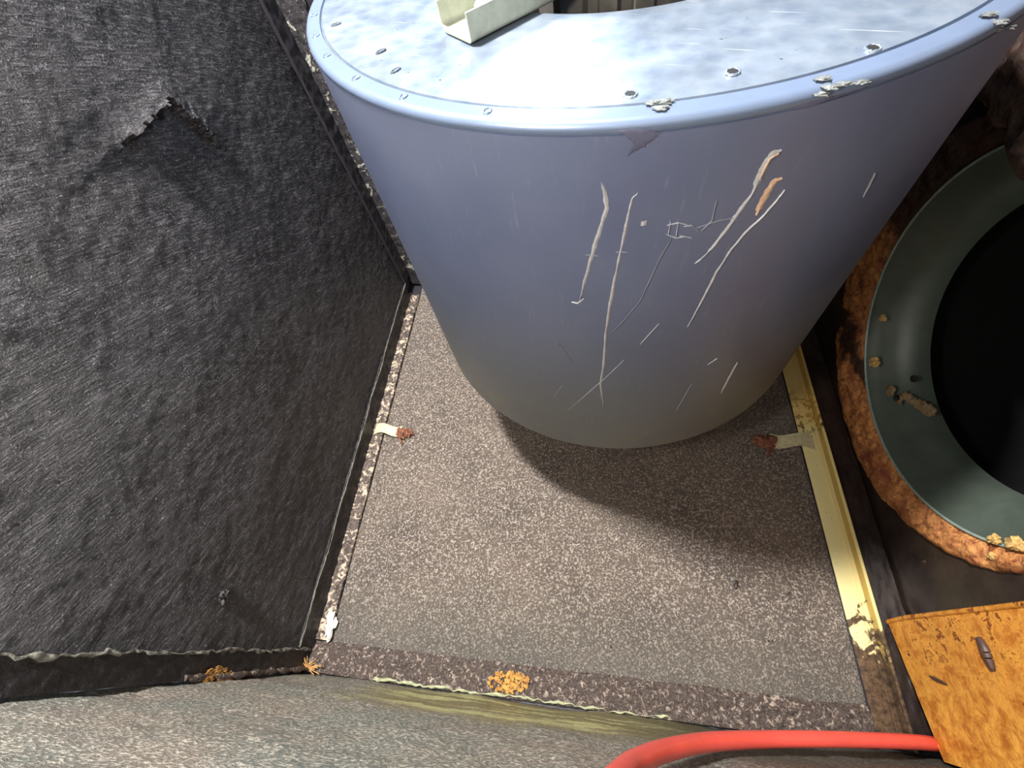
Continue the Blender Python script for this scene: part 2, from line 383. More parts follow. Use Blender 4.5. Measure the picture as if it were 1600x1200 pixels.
# right wall with the round opening
OY, OZ, OR = 0.4245, 0.389, 0.277
bm = bmesh.new(); N = 144
def rect_pt(t):
    c, s = math.cos(t), math.sin(t); k = 1e9
    for lim, q in ((YB - OY, c), (YN - OY, c), (1.15 - OZ, s), (0.0 - OZ, s)):
        if abs(q) > 1e-6 and lim / q > 0: k = min(k, lim / q)
    return OY + c * k, OZ + s * k
rows = []
for f in (0, 0.06, 0.15, 0.3, 0.5, 0.75, 1.0):
    row = []
    for k in range(N):
        t = 2 * PI * k / N; a = (OY + OR * math.cos(t), OZ + OR * math.sin(t)); b = rect_pt(t)
        y = a[0] + (b[0] - a[0]) * f; z = a[1] + (b[1] - a[1]) * f
        row.append(bm.verts.new((XR, y, z)))
    rows.append(row)
rows.append([bm.verts.new((XR + 0.012, v.co.y, v.co.z)) for v in rows[-1]])
rows.append([bm.verts.new((XR + 0.012, v.co.y, v.co.z)) for v in rows[0]])
for i in range(len(rows)):
    a, b = rows[i], rows[(i + 1) % len(rows)]
    for k in range(N): bm.faces.new((a[k], a[(k + 1) % N], b[(k + 1) % N], b[k]))
link('wall_right', bm, M['dark'], kind='structure')

# ------------------------------------------------------------------ floor panel
def panel_pt(u, v):
    x = -0.5365 + u * (0.4665 + 0.5365); y = -0.052 + v * 1.01
    e = min(u, 1 - u) * 1.0
    z = 0.006 + 0.0018 * fbm((x, y, 0), 5) + 0.003 * max(0, 1 - v * 30) ** 2 * -1
    z -= 0.002 * max(0, 1 - e / 0.006)
    return Vector((x, y, z))
bm = grid(200, 200, panel_pt, thick=(0, 0, -0.005))
link('floor_panel', bm, M['panel'], label='speckled taupe sheet-metal panel filling the floor under the grey drum', cat='panel')

# ------------------------------------------------------------------ frame of angles
t = thing('angle_iron', (-0.56, 0.45, 0), 'mottled brown peeling angle iron between the black wall liner and floor panel', 'angle iron')
def ltop(u, v):
    y = -0.045 + v * 0.955; x0 = -0.586; x1 = -0.538 + 0.003 * fbm((9, y, 0), 14)
    x = x0 + (x1 - x0) * u
    return Vector((x, y, 0.011 + 0.003 * fbm((x, y, 1), 60)))
link('horizontal_flange', grid(14, 360, ltop, thick=(0, 0, -0.008)), M['leftangle'], t)
def lside(u, v):
    y = -0.06 + v * 0.97; z = 0.010 + u * 0.048
    return Vector((-0.572 + 0.002 * fbm((0, y, z), 50) + 0.006 * (1 - u), y, z))
link('upright_flange', grid(12, 300, lside, thick=(-0.006, 0, 0)), M['blackband'], t, label='black tarred upright flange')
bm = bmesh.new(); tube(bm, [(-0.5685 + 0.001 * math.sin(i * 2.1), -0.06 + i * 0.0515, 0.060 + 0.0015 * math.sin(i * 1.3)) for i in range(21)], lambda s: 0.0013 + 0.0004 * math.sin(s * 90), 8, 16); crust(bm, 0.0012)
link('bead', bm, M['bead'], t, label='thin grey sealant bead')

# back-left corner angle
t = thing('angle_iron', (-0.565, 0.96, 0), 'dark upright angle iron with peeling pale flecks in the back left corner', 'angle iron')
bm = grid(10, 260, lambda u, v: Vector((-0.572 + u * 0.055, 0.957 + 0.002 * fbm((u, v * 20, 2), 3), 0.012 + v * 1.08)), thick=(0, 0.010, 0))
link('back_flange', bm, M['cornerangle'], t)
bm = grid(8, 260, lambda u, v: Vector((-0.566 + 0.002 * fbm((u, v * 20, 6), 3), 0.915 + u * 0.046, 0.06 + v * 1.03)), thick=(-0.008, 0, 0))
link('side_flange', bm, M['sheet'], t)

# front lip of the floor frame
t = thing('angle_iron', (0, -0.08, 0), 'flaking brown and pinkish floor lip along the front wall', 'angle iron')
def lip(u, v):
    x = -0.572 + v * 1.037; y = -0.102 + u * (0.055 + 0.002 * fbm((x, 0, 3), 12))
    z = 0.013 + 0.0035 * fbm((x, y, 4), 70) - 0.006 * max(0, (u - 0.8) / 0.2)
    return Vector((x, y, z))
link('lip_flange', grid(26, 420, lip, thick=(0, 0, -0.010)), M['frontlip'], t)
bm = bmesh.new()
tube(bm, [(-0.42 + i * 0.04, -0.099 + 0.001 * math.sin(i), 0.017 + 0.001 * math.sin(i * 2.2)) for i in range(15)], lambda s: 0.0026 * (1 - 0.7 * s) + 0.0008 * math.sin(s * 60), 8, 16); crust(bm, 0.004, 80)
link('sealant_bead', bm, simple('yellow_green_sealant', srgb(164, 168, 134), 0.6, 0, 100, 0.3, 0.7, 0.003), t, label='pale yellow-green sealant bead')

# black band at the near edge of the left wall
t = thing('corner_band', (-0.57, -0.09, 0), 'black tarred upright band where the left liner meets the front wall', 'trim')
def cband(u, v):
    z = 0.0 + v * 1.3; y = -0.100 + u * 0.036
    return Vector((-0.5715 + 0.003 * fbm((0, y, z), 45) + 0.003 * (1 - u), y, z))
link('tarred_strip', grid(14, 300, cband, thick=(-0.006, 0, 0)), M['blackband'], t)
bm = bmesh.new(); tube(bm, [(-0.569, -0.064 + 0.002 * math.sin(i * 1.7), 0.02 + i * 0.05) for i in range(26)], lambda s: 0.0022 + 0.001 * math.sin(s * 110), 8, 16); crust(bm, 0.004, 90)
link('bead', bm, M['bead'], t, label='pale grey crusty bead')
bm = bmesh.new(); tube(bm, [(-0.566 + 0.003 * math.sin(i * 1.1), -0.097, 0.0 + i * 0.03) for i in range(12)], lambda s: 0.0045 + 0.001 * math.sin(s * 50), 10); crust(bm, 0.003, 60)
link('caulk_roll', bm, M['frontlip'], t, label='brown caulk roll')

# yellow angle on the right
t = thing('angle_iron', (0.49, 0.43, 0), 'long cream-yellow painted angle iron between floor panel and right wall', 'angle iron')
bm = bmesh.new(); box(bm, (0.4665, -0.100, 0.008), (0.507, 0.968, 0.0115), 0.0008); link('horizontal_flange', bm, M['cream'], t)
bm = bmesh.new(); box(bm, (0.506, -0.100, 0.009), (0.5085, 0.968, 0.0302), 0.0004); link('upright_flange', bm, M['tan'], t, label='tan upright flange')
bm = bmesh.new(); box(bm, (0.5055, -0.100, 0.0295), (0.5105, 0.968, 0.033), 0.0008); link('top_edge', bm, M['edge'], t)
bm = bmesh.new(); box(bm, (0.4965, -0.100, 0.0112), (0.4985, 0.968, 0.0135), 0.0005); link('fold_ridge', bm, M['edge'], t)
# dark lip in the front right corner, behind the angle
bm = grid(12, 90, lambda u, v: Vector((0.515 + u * 0.05, -0.098 + v * 1.05, 0.012 + 0.003 * fbm((u, v * 12, 4), 6))), thick=(0, 0, -0.010))
link('floor_strip', bm, M['dark'], label='narrow dark brown floor strip between yellow angle and right wall', cat='trim')

# ------------------------------------------------------------------ clips
def clip_thing(p, ang, label, mirror, k=1.0):
    t = thing('retaining_clip', p, label, 'clip', 'clips holding the floor panel')
    R = Matrix.Rotation(ang, 4, 'Z'); s = mirror
    def place(bm):
        for v in bm.verts: v.co = R @ (Vector((v.co.x * k, v.co.y * k * 1.15, v.co.z))) + Vector(p)
    def strap(u, v):                           # along x, hump over the flange
        x = -0.030 + u * 0.066; y = (v - 0.5) * (0.024 - 0.004 * math.sin(u * 3)) + 0.003 * math.sin(u * 6)
        z = 0.014 + 0.006 * math.sin(min(1, u * 1.2) * PI) - 0.008 * max(0, u - 0.75) * 4 * 0.25 + 0.0006 * fbm((x, y, s), 120)
        return Vector((x * s, y, z))
    bm = grid(24, 12, strap, thick=(0, 0, -0.003)); place(bm); link('strap', bm, M['clip'], t)
    bm = bmesh.new()
    for i in range(7):
        blob(bm, (s * (0.036 + 0.005 * i * 0.8), -0.004 - 0.002 * (i % 3) + 0.004 * (i % 2), 0.012 + 0.003 * (i % 3)), 0.0065, 0.5, (1.2, 1.0, 0.7), 3, i)
    place(bm); link('rusted_end', bm, M['cliprust'], t, label='crumbling rusted end')
    bm = grid(8, 6, lambda u, v: Vector((s * (0.030 + u * 0.014 + v * 0.006), -0.010 - u * 0.018, 0.010 + 0.010 * (1 - u) * v + 0.004)), thick=(0.0, 0, -0.003)); place(bm)
    link('bent_tab', bm, M['cliprust'], t)
    bm = bmesh.new(); blob(bm, (s * 0.034, 0.0, 0.019), 0.0055, 0.2, (1, 1, 0.6), 2, 3); place(bm); link('screw_head', bm, M['cliprust'], t)
a = on_plane(598, 672, 2, 0.012); clip_thing(Vector((a.x + 0.012, a.y, 0)), -0.03, 'short cream clip with rusty end at the left edge of the floor panel', 1, 1.1)
a = on_plane(1250, 690, 2, 0.012); clip_thing(Vector((a.x - 0.012, a.y, 0)), -0.06, 'longer pale clip with brown rusted end lying across the yellow angle iron', -1, 1.3)

# ------------------------------------------------------------------ drum
drum = thing('drum', (DC.x, DC.y, DZ0), 'big blue-grey painted sheet-metal drum with scratched side and bright flat top', 'drum')
bm = bmesh.new()
lathe(bm, [(DR - 0.004, DZ0 + 0.002), (DR - 0.0015, DZ0), (DR, DZ0 + 0.002)] + [(DR - 0.0008 * math.sin(i * PI / 20), DZ0 + 0.004 + (DZ1 - 0.014 - DZ0) * i / 20) for i in range(21)] +
      [(DR - 0.004, DZ1 - 0.009), (DR - 0.004, DZ0 + 0.01)], DC.x, DC.y, 192, close=True)
link('shell', bm, M['drum'], drum)
bm = bmesh.new(); lathe(bm, [(0.0005, DZ0 + 0.012), (DR - 0.005, DZ0 + 0.012), (DR - 0.005, DZ0 + 0.009), (0.0005, DZ0 + 0.009)], DC.x, DC.y, 96, close=True)
link('bottom_plate', bm, M['sheet'], drum)
# rolled rim
bm = bmesh.new(); prof = []
for i in range(13):
    a = -PI / 2 + PI * i / 12 * 1.0
    prof.append((DR - 0.0050 + 0.0056 * math.cos(a), DZ1 - 0.0060 + 0.0056 * math.sin(a) * (1 if a < 0 else 1)))
prof += [(DR - 0.0155, DZ1 - 0.0002), (DR - 0.0158, DZ1 - 0.004), (DR - 0.008, DZ1 - 0.010)]
lathe(bm, prof, DC.x, DC.y, 192, close=True); rim = link('rolled_rim', bm, M['rim'], drum)
# flat annular top
HR = 0.186
bm = bmesh.new()
prof = [(HR, DZ1 - 0.003), (HR, DZ1 - 0.0008)] + [(HR + 0.002 + (DR - 0.0185 - HR - 0.002) * i / 8, DZ1 - 0.0003 - 0.0008 * math.sin(PI * i / 8)) for i in range(9)] + [(DR - 0.0172, DZ1 - 0.004)]
lathe(bm, prof, DC.x, DC.y, 192, close=True); link('top_plate', bm, M['top'], drum)
bm = bmesh.new(); lathe(bm, [(DR - 0.0182, DZ1 - 0.006), (DR - 0.0182, DZ1 - 0.0022), (DR - 0.0150, DZ1 - 0.0022), (DR - 0.0150, DZ1 - 0.006)], DC.x, DC.y, 192, close=True)
link('seam', bm, M['seam'], drum, label='dark seam line around the top plate')
bm = bmesh.new(); lathe(bm, [(HR + 0.001, DZ1 - 0.09), (HR + 0.001, DZ1 - 0.004), (HR + 0.003, DZ1 - 0.004), (HR + 0.003, DZ1 - 0.09)], DC.x, DC.y, 96, close=True)
link('inner_collar', bm, M['rim'], drum)
# motor case with vertical ribs inside the hole
bm = bmesh.new(); seg = 240; rr = [0.118 + 0.006 * (1 if (k % 10) < 6 else 0) for k in range(seg)]
rows = []
for z, s in ((DZ0 + 0.013, 1), (DZ1 + 0.045, 1), (DZ1 + 0.055, 0.93), (DZ1 + 0.058, 0.3)):
    rows.append([bm.verts.new((DC.x + rr[k] * s * math.cos(2 * PI * k / seg), DC.y + rr[k] * s * math.sin(2 * PI * k / seg), z)) for k in range(seg)])
for i in range(3):
    for k in range(seg): bm.faces.new((rows[i][k], rows[i][(k + 1) % seg], rows[i + 1][(k + 1) % seg], rows[i + 1][k]))
bm.faces.new(rows[-1]); bm.faces.new(rows[0])
link('motor_case', bm, M['motor'], drum, label='ribbed grey motor case inside the hole', smooth=False)
# screws holes and dimples
def ring_mark(px, py, L, W, name, mat, pit):
    p = on_plane(px, py, 2, DZ1); d = Vector((p.x - DC.x, p.y - DC.y, 0)).normalized(); ang = math.atan2(d.y, d.x)
    if name == 'dimple': p = Vector((DC.x, DC.y, DZ1)) + d * (DR - 0.0095)
    bm = bmesh.new(); n = 24; rws = []
    for rf, z in ((1.0, 0.0002), (0.90, 0.0011), (0.76, 0.0012), (0.62, 0.0004)):
        rws.append([bm.verts.new((p.x + math.cos(ang) * L * rf * math.cos(2 * PI * k / n) - math.sin(ang) * W * rf * math.sin(2 * PI * k / n),
                                  p.y + math.sin(ang) * L * rf * math.cos(2 * PI * k / n) + math.cos(ang) * W * rf * math.sin(2 * PI * k / n), DZ1 + z + 0.0003 * math.sin(k * 2.3) - 0.0005)) for k in range(n)])
    for i in range(3):
        for k in range(n): bm.faces.new((rws[i][k], rws[i][(k + 1) % n], rws[i + 1][(k + 1) % n], rws[i + 1][k]))
    if not pit: bm.faces.new(rws[-1])
    o = link(name, bm, mat, drum)
    if pit:
        bm = bmesh.new()
        vs = [bm.verts.new((p.x + math.cos(ang) * L * 0.66 * math.cos(2 * PI * k / n) - math.sin(ang) * W * 0.66 * math.sin(2 * PI * k / n),
                            p.y + math.sin(ang) * L * 0.66 * math.cos(2 * PI * k / n) + math.cos(ang) * W * 0.66 * math.sin(2 * PI * k / n), DZ1 + 0.0004)) for k in range(n)]
        lo = [bm.verts.new(v.co + Vector((0, 0, -0.0015))) for v in vs]
        bm.faces.new(vs); bm.faces.new(lo[::-1])
        for k in range(n): bm.faces.new((vs[k], lo[k], lo[(k + 1) % n], vs[(k + 1) % n]))
        link('hole_mouth', bm, M['hole'], o)
for px, py in ((595, 80), (618, 110), (525, 38)): ring_mark(px, py, 0.0055, 0.0024, 'slot', M['seam'], False)
for px, py in ((985, 147), (1145, 112), (1364, 75)): ring_mark(px, py, 0.0052, 0.0050, 'screw_hole', M['top'], True)
for px, py in ((497, 22), (499, 54), (517, 84), (563, 118), (637, 146), (770, 163)): ring_mark(px, py, 0.0042, 0.0032, 'dimple', M['rim'], False)
# sealant lumps over the rim
for pts in (((1022, 160), (1032, 168), (1040, 158)), ((1288, 122), (1298, 136), (1282, 146), (1320, 131), (1345, 128)), ((1548, 22), (1562, 34), (1572, 42), (1556, 46))):
    bm = bmesh.new()
    for i, (px, py) in enumerate(pts):
        p = on_plane(px, py, 2, DZ1 + 0.001); r = Vector((p.x - DC.x, p.y - DC.y, 0))
        if r.length > DR - 0.003: q = on_drum(px, py); p = q
        blob(bm, p, 0.0027, 0.35, (1.7, 0.9, 0.35), 3, i)
    link('sealant_lump', bm, M['sealant'], drum)
# marks on the side: ribbons hugging the shell
def ribbon(pts, width, name, mat, label=None, off=0.0006, taper=True):
    P = [on_drum(*p) for p in pts]; D = []
    for i in range(len(P) - 1):
        for k in range(6): D.append(P[i].lerp(P[i + 1], k / 6))
    D.append(P[-1]); n = len(D); bm = bmesh.new(); rows = []
    for i, p in enumerate(D):
        d = (D[min(i + 1, n - 1)] - D[max(i - 1, 0)]).normalized(); nr = Vector((p.x - DC.x, p.y - DC.y, 0)).normalized()
        p = Vector((DC.x, DC.y, p.z)) + nr * (DR - 0.0002); s = d.cross(nr).normalized()
        wd = width * (0.65 + 0.35 * noise.noise(Vector((i * 0.5, width * 900, 0)))) * (min(1, 4 * i / n + 0.25) * min(1, 4 * (n - 1 - i) / n + 0.25) if taper else 1)
        j = s * width * 0.25 * noise.noise(Vector((i * 0.35, 9, width * 500)))
        rows.append([bm.verts.new(p + j - s * wd), bm.verts.new(p + j + nr * off * 1.6), bm.verts.new(p + j + s * wd)])
    for i in range(n - 1):
        for k in range(2): bm.faces.new((rows[i][k], rows[i][k + 1], rows[i + 1][k + 1], rows[i + 1][k]))
    return link(name, bm, mat, drum, label=label)
S = M['scratch']; F = M['faint']
ribbon([(938, 284), (945, 300), (948, 325), (940, 352), (930, 380), (922, 410), (912, 445), (906, 470)], 0.0024, 'scratch', S)
ribbon([(893, 472), (903, 474), (913, 466)], 0.0018, 'scratch', S)
ribbon([(997, 301), (988, 310), (982, 335), (976, 365), (968, 400), (960, 440), (952, 480), (946, 525), (943, 570), (938, 600), (941, 622), (944, 640)], 0.0019, 'scratch', S)
ribbon([(1221, 234), (1208, 240), (1196, 256), (1186, 278), (1176, 302)], 0.0038, 'scratch', M['scratch'])
ribbon([(1216, 238), (1202, 247), (1192, 265), (1186, 280)], 0.0020, 'primer_scratch', M['primer'], 'pinkish primer showing through', 0.0011)
ribbon([(1176, 300), (1160, 325), (1140, 352), (1118, 382), (1106, 394)], 0.0028, 'scratch', S)
ribbon([(1106, 394), (1095, 405), (1085, 412)], 0.0012, 'scratch', F)
ribbon([(1222, 278), (1210, 284), (1198, 302), (1188, 322), (1182, 336)], 0.0040, 'primer_scratch', M['primer'], 'orange primer showing through')
ribbon([(1226, 296), (1212, 315), (1192, 338), (1165, 363), (1142, 390), (1120, 425), (1102, 460), (1086, 490), (1074, 511)], 0.0018, 'scratch', S)
ribbon([(1152, 566), (1145, 580), (1136, 596), (1127, 614)], 0.0026, 'scratch', S)
ribbon([(1367, 270), (1358, 290), (1348, 308)], 0.0014, 'scratch', F)
ribbon([(1005, 345), (1006, 352)], 0.0028, 'scratch', S, taper=False)
ribbon([(1030, 505), (1012, 525), (1000, 538)], 0.0009, 'scratch', S)
ribbon([(975, 562), (955, 582), (930, 604), (888, 640)], 0.0008, 'scratch', S)
ribbon([(872, 536), (882, 550), (894, 566)], 0.0008, 'scratch', F)
ribbon([(1080, 600), (1068, 622), (1056, 642)], 0.0010, 'scratch', F)
ribbon([(1120, 560), (1105, 570)], 0.0010, 'scratch', F)
ribbon([(1048, 374), (1030, 405), (1018, 432), (1000, 470), (975, 500), (955, 520)], 0.0006, 'scratch', F)
ribbon([(866, 620), (880, 600)], 0.0008, 'scratch', F)
for q in ([(1042, 352), (1060, 348), (1075, 352)], [(1040, 366), (1056, 372), (1072, 369)], [(1068, 354), (1080, 352), (1092, 362)], [(1048, 344), (1044, 368)], [(1060, 345), (1056, 372)],
          [(1062, 368), (1082, 372)], [(1095, 362), (1112, 345), (1120, 312)], [(1088, 356), (1125, 344), (1150, 340)]):
    ribbon(q, 0.0007, 'scratch', F if q[0][0] > 1080 else S)
ribbon([(915, 398), (935, 400)], 0.0008, 'scratch', F); ribbon([(962, 394), (980, 394)], 0.0008, 'scratch', F)
# grease stain below the rim and a paler one to the right
def patch(outline, name, mat, label=None, off=0.0007, nu=18):
    P = [on_drum(*p) for p in outline]
    A = [(math.atan2(p.y - DC.y, p.x - DC.x), p.z) for p in P]; ca = sum(a for a, z in A) / len(A); cz_ = sum(z for a, z in A) / len(A)
    bm = bmesh.new(); rings = []
    m = 8 * len(A)
    for f, o in ((1.0, -0.0003), (0.8, off), (0.4, off * 1.2), (0.02, off * 1.2)):
        row = []
        for k in range(m):
            i = k // 8; u = (k % 8) / 8; a = A[i][0] + (A[(i + 1) % len(A)][0] - A[i][0]) * u; z = A[i][1] + (A[(i + 1) % len(A)][1] - A[i][1]) * u
            jit = 1 + 0.22 * noise.noise(Vector((k * 0.7, 3, len(name))))
            a = ca + (a - ca) * f * jit; z = cz_ + (z - cz_) * f * jit
            row.append(bm.verts.new((DC.x + (DR + o) * math.cos(a), DC.y + (DR + o) * math.sin(a), z)))
        rings.append(row)
    for i in range(3):
        for k in range(m): bm.faces.new((rings[i][k], rings[i][(k + 1) % m], rings[i + 1][(k + 1) % m], rings[i + 1][k]))
    bm.faces.new(rings[-1]); return link(name, bm, mat, drum, label=label)
patch([(958, 200), (985, 197), (1018, 199), (1034, 208), (1022, 220), (1004, 232), (978, 246), (992, 226), (974, 210)], 'grease_stain', M['stain'], 'dark grease stain below the rim')
patch([(1235, 172), (1262, 158), (1330, 142), (1362, 132), (1320, 148), (1280, 160), (1256, 170)], 'grease_stain', M['stain'])

# support channel lying over the top plate, with bolts
ch = bpy.data.objects.new('support_channel', None); C.objects.link(ch); ch.parent = drum
p0 = on_plane(714, 60, 2, DZ1); ch.location = Vector((p0.x, p0.y, DZ1)) - base_of(drum)
ux = Vector((0.74, 0.672, 0)).normalized(); uy = Vector((-ux.y, ux.x, 0)); LEN = 0.47; W2 = 0.0235; Hh = 0.021
prof = []
def arc(cx_, cz_, r, a0, a1, n=5): return [(cx_ + r * math.cos(a0 + (a1 - a0) * i / n), cz_ + r * math.sin(a0 + (a1 - a0) * i / n)) for i in range(n + 1)]
T = 0.0022; Ro = 0.008
outer = [(-W2, Hh)] + arc(-W2 + Ro, Ro, Ro, PI, 1.5 * PI) + arc(W2 - Ro * .5, Ro * .5, Ro * .5, 1.5 * PI, 2 * PI) + [(W2, Hh)]
inner = [(W2 - T, Hh)] + arc(W2 - Ro * .5, Ro * .5, Ro * .5 - T * .9, 2 * PI, 1.5 * PI)[0:] + arc(-W2 + Ro, Ro, Ro - T, 1.5 * PI, PI) + [(-W2 + T, Hh)]
sec = outer + inner
bm = bmesh.new(); rws = []
for i in range(13):
    o_ = p0 + ux * (LEN * i / 12); o_.z = DZ1 + 0.0006
    rws.append([bm.verts.new(o_ + uy * (-s) * -1 + Vector((0, 0, h))) if False else bm.verts.new(o_ - uy * s + Vector((0, 0, h))) for s, h in sec])
n = len(sec)
for i in range(12):
    for k in range(n): bm.faces.new((rws[i][k], rws[i][(k + 1) % n], rws[i + 1][(k + 1) % n], rws[i + 1][k]))
bm.faces.new(rws[0]); bm.faces.new(rws[-1])
link('channel_body', bm, M['channel'], ch)
def disc(bm, c, r, z0, z1, seg=32, bev=0.0006, rot=0):
    rows = []
    for rr_, z in ((r, z0), (r, z1 - bev), (r - bev * 1.4, z1)):
        rows.append([bm.verts.new((c.x + rr_ * math.cos(rot + 2 * PI * k / seg), c.y + rr_ * math.sin(rot + 2 * PI * k / seg), z)) for k in range(seg)])
    for i in range(2):
        for k in range(seg): bm.faces.new((rows[i][k], rows[i][(k + 1) % seg], rows[i + 1][(k + 1) % seg], rows[i + 1][k]))
    bm.faces.new(rows[0]); bm.faces.new(rows[2])
for L in (0.032, LEN - 0.032):
    c = p0 + ux * L - uy * 0.002; zb = DZ1 + 0.0028
    bm = bmesh.new(); disc(bm, c, 0.0145, zb, zb + 0.0026); link('washer', bm, M['bolt'], ch)
    bm = bmesh.new(); disc(bm, c, 0.0102, zb + 0.0026, zb + 0.0130, 6, 0.0008, 0.5); disc(bm, c, 0.0045, zb + 0.012, zb + 0.0165, 20); link('bolt_head', bm, M['bolt'], ch, smooth=False)
# hidden wall bracket that carries the drum
bm = bmesh.new(); box(bm, (DC.x - 0.06, DC.y + DR - 0.03, 0.36), (DC.x + 0.06, YB + 0.001, 0.72), 0.003); link('wall_bracket', bm, M['sheet'], drum)

# ------------------------------------------------------------------ inlet ring and housing
ring = thing('inlet_ring', (XR, OY, OZ - OR), 'grey-green bell-mouthed fan inlet ring in the round opening of right wall', 'inlet ring')
bm = bmesh.new(); prof = []
# (radius, x, centre shift handled by lathe): flared bell
outer = [(0.279, XR - 0.006), (0.276, XR - 0.004), (0.270, XR + 0.004), (0.260, XR + 0.014), (0.246, XR + 0.026), (0.234, XR + 0.040), (0.226, XR + 0.058), (0.224, XR + 0.075)]
back = [(r + 0.002, x + 0.001) for r, x in outer[::-1]]
lathe(bm, outer + back, OY, OZ, 160, 'x', close=True); link('bell', bm, M['ring'], ring)
bm = bmesh.new(); lathe(bm, [(0.2785 + 0.0022 * math.cos(a), XR - 0.006 + 0.0022 * math.sin(a)) for a in [2 * PI * k / 8 for k in range(8)]], OY, OZ, 160, 'x', close=True)
link('rolled_lip', bm, M['ringlip'], ring, label='pale rolled lip')
# brown caulked lug on the ring
pl = on_plane(1398, 612, 0, XR + 0.006)
bm = bmesh.new()
blob(bm, on_plane(1392, 610, 0, XR + 0.006), 0.010, 0.25, (0.5, 1, 1.1), 3, 1); blob(bm, on_plane(1404, 624, 0, XR + 0.010), 0.008, 0.3, (0.6, 1, 1), 3, 2)
for i in range(7): blob(bm, on_plane(1412 + i * 7, 618 + i * 4, 0, XR + 0.014 + i * 0.003), 0.008 + 0.0004 * i, 0.3, (0.5, 1, 1), 2, i + 4)
link('caulked_lug', bm, M['lug'], ring, label='brown caulk smear over a lug')
bm = bmesh.new(); blob(bm, on_plane(1400, 622, 0, XR + 0.003), 0.0055, 0.3, (0.6, 1, 1), 3, 8); link('lug_hole', bm, M['hole'], ring)
bm = bmesh.new(); blob(bm, on_plane(1428, 592, 0, XR + 0.022), 0.007, 0.2, (0.5, 1, 1), 3, 3); link('lug_hole', bm, M['hole'], ring)
# fan housing behind
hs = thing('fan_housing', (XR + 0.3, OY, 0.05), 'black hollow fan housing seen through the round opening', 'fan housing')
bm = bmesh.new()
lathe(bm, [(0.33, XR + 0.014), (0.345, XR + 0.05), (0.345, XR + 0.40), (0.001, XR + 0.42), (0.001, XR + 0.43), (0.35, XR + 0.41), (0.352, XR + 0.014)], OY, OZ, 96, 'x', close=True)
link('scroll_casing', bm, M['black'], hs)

# rust-coloured gasket around the opening
GY, GZ, GR = 0.463, 0.343, 0.336
def gask(u, v):
    t_ = 2 * PI * v; w_ = 1 + 0.022 * fbm((math.cos(t_) * 2, math.sin(t_) * 2, 1), 3, 5)
    a = Vector((0, OY + 0.281 * math.cos(t_), OZ + 0.281 * math.sin(t_)))
    b = Vector((0, GY + GR * w_ * math.cos(t_), GZ + GR * w_ * math.sin(t_)))
    if (b.yz - Vector((OY, OZ))).length < 0.292: b = Vector((0, OY + 0.292 * math.cos(t_), OZ + 0.292 * math.sin(t_)))
    p = a.lerp(b, u)
    p.x = XR - 0.0005 - (0.012 + 0.005 * fbm(p, 35)) * math.sin(PI * min(1, max(0, u))) ** 0.5 if 0 < u < 1 else XR + 0.0005
    if p.z < 0.02: p.z = 0.02 + (p.z - 0.02) * 0.2
    return p
bm = grid(22, 480, gask); bmesh.ops.remove_doubles(bm, verts=bm.verts, dist=1e-5)
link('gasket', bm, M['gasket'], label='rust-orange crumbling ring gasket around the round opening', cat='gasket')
# foam crumbs on the ring lip
for i, (px, py, r, s, lab) in enumerate((
        (1379, 497, 0.0055, (0.7, 1, 1.2), 'small yellow foam crumb on the ring lip, topmost of the crumbs'),
        (1366, 566, 0.0075, (0.7, 1.1, 1.3), 'yellow foam crumb on ring lip above the brown caulk smear'),
        (1552, 842, 0.0050, (0.7, 1, 2.0), 'pale foam crumb at bottom of ring, left of the largest'),
        (1586, 848, 0.0075, (0.7, 1, 1.8), 'largest pale foam lump at the bottom of the ring by the photo edge'),
        (1548, 868, 0.0040, (0.7, 1, 1.8), 'small cream crumb lying on the gasket below the ring'))):
    p = on_plane(px, py, 0, XR - 0.012); bm = bmesh.new(); blob(bm, p, r, 0.35, s, 3, i + 11); blob(bm, p + Vector((0, -r, r * 0.8)), r * 0.6, 0.35, s, 3, i + 31)
    link('foam_crumb', bm, M['foam'], label=lab, cat='crumb', group='foam crumbs around the inlet ring')

# ragged insulation hanging over the top of the opening
def rag(u, v):
    y = 0.30 + v * 0.50; low = 0.588 + 0.018 * fbm((y, 3, 0), 18, 5) - 0.014 * math.exp(-((y - 0.56) / 0.05) ** 2)
    z = low + (1.0 - low) * u
    x = 0.515 - 0.010 * fbm((y, 0, z), 12) + 0.02 * max(0, 1 - u * 14) ** 2
    return Vector((x, y, z))
link('insulation_flap', grid(110, 170, rag, thick=(0.02, 0, 0)), M['ragged'], label='ragged brown insulation hanging over the top of the round opening', cat='insulation')

# ------------------------------------------------------------------ rusty plate with torn slot
XP = 0.52
rp = thing('rusty_plate', (XP, -0.01, 0.034), 'orange rusted steel plate with torn slot leaning in the front right corner', 'plate')
def plate_pt(u, v):
    y0, z0 = 0.085, 0.034; y1, z1 = -0.1015, 0.0735
    f = u; y = y0 + (y1 - y0) * f; zb = z0 + (z1 - z0) * f
    z = zb + v * 0.62; y += 0.010 * v * (1 - f)
    y = y if not (u < 0.03 and v < 0.02) else y - 0.003
    return Vector((XP + 0.0015 * fbm((0, y, z), 9), y, z))
link('sheet', grid(60, 180, plate_pt, thick=(0.005, 0, 0)), M['rustplate'], rp)
bm = bmesh.new(); tube(bm, [plate_pt(0, k / 12) + Vector((0.001, 0.001, 0)) for k in range(13)], 0.0038, 10)
link('folded_edge', bm, M['rustplate'], rp)
P = [on_plane(x, y, 0, XP - 0.002) for x, y in ((1529, 996), (1538, 1012), (1545, 1030), (1552, 1048))]
bm = bmesh.new(); tube(bm, P, lambda s: 0.0018 + 0.0045 * math.sin(PI * min(1, s * 0.85 + 0.1)), 10); link('torn_slot', bm, M['slot'], rp, label='dark torn slot with painted shade')  # dark colour stands in for the shade inside the slot
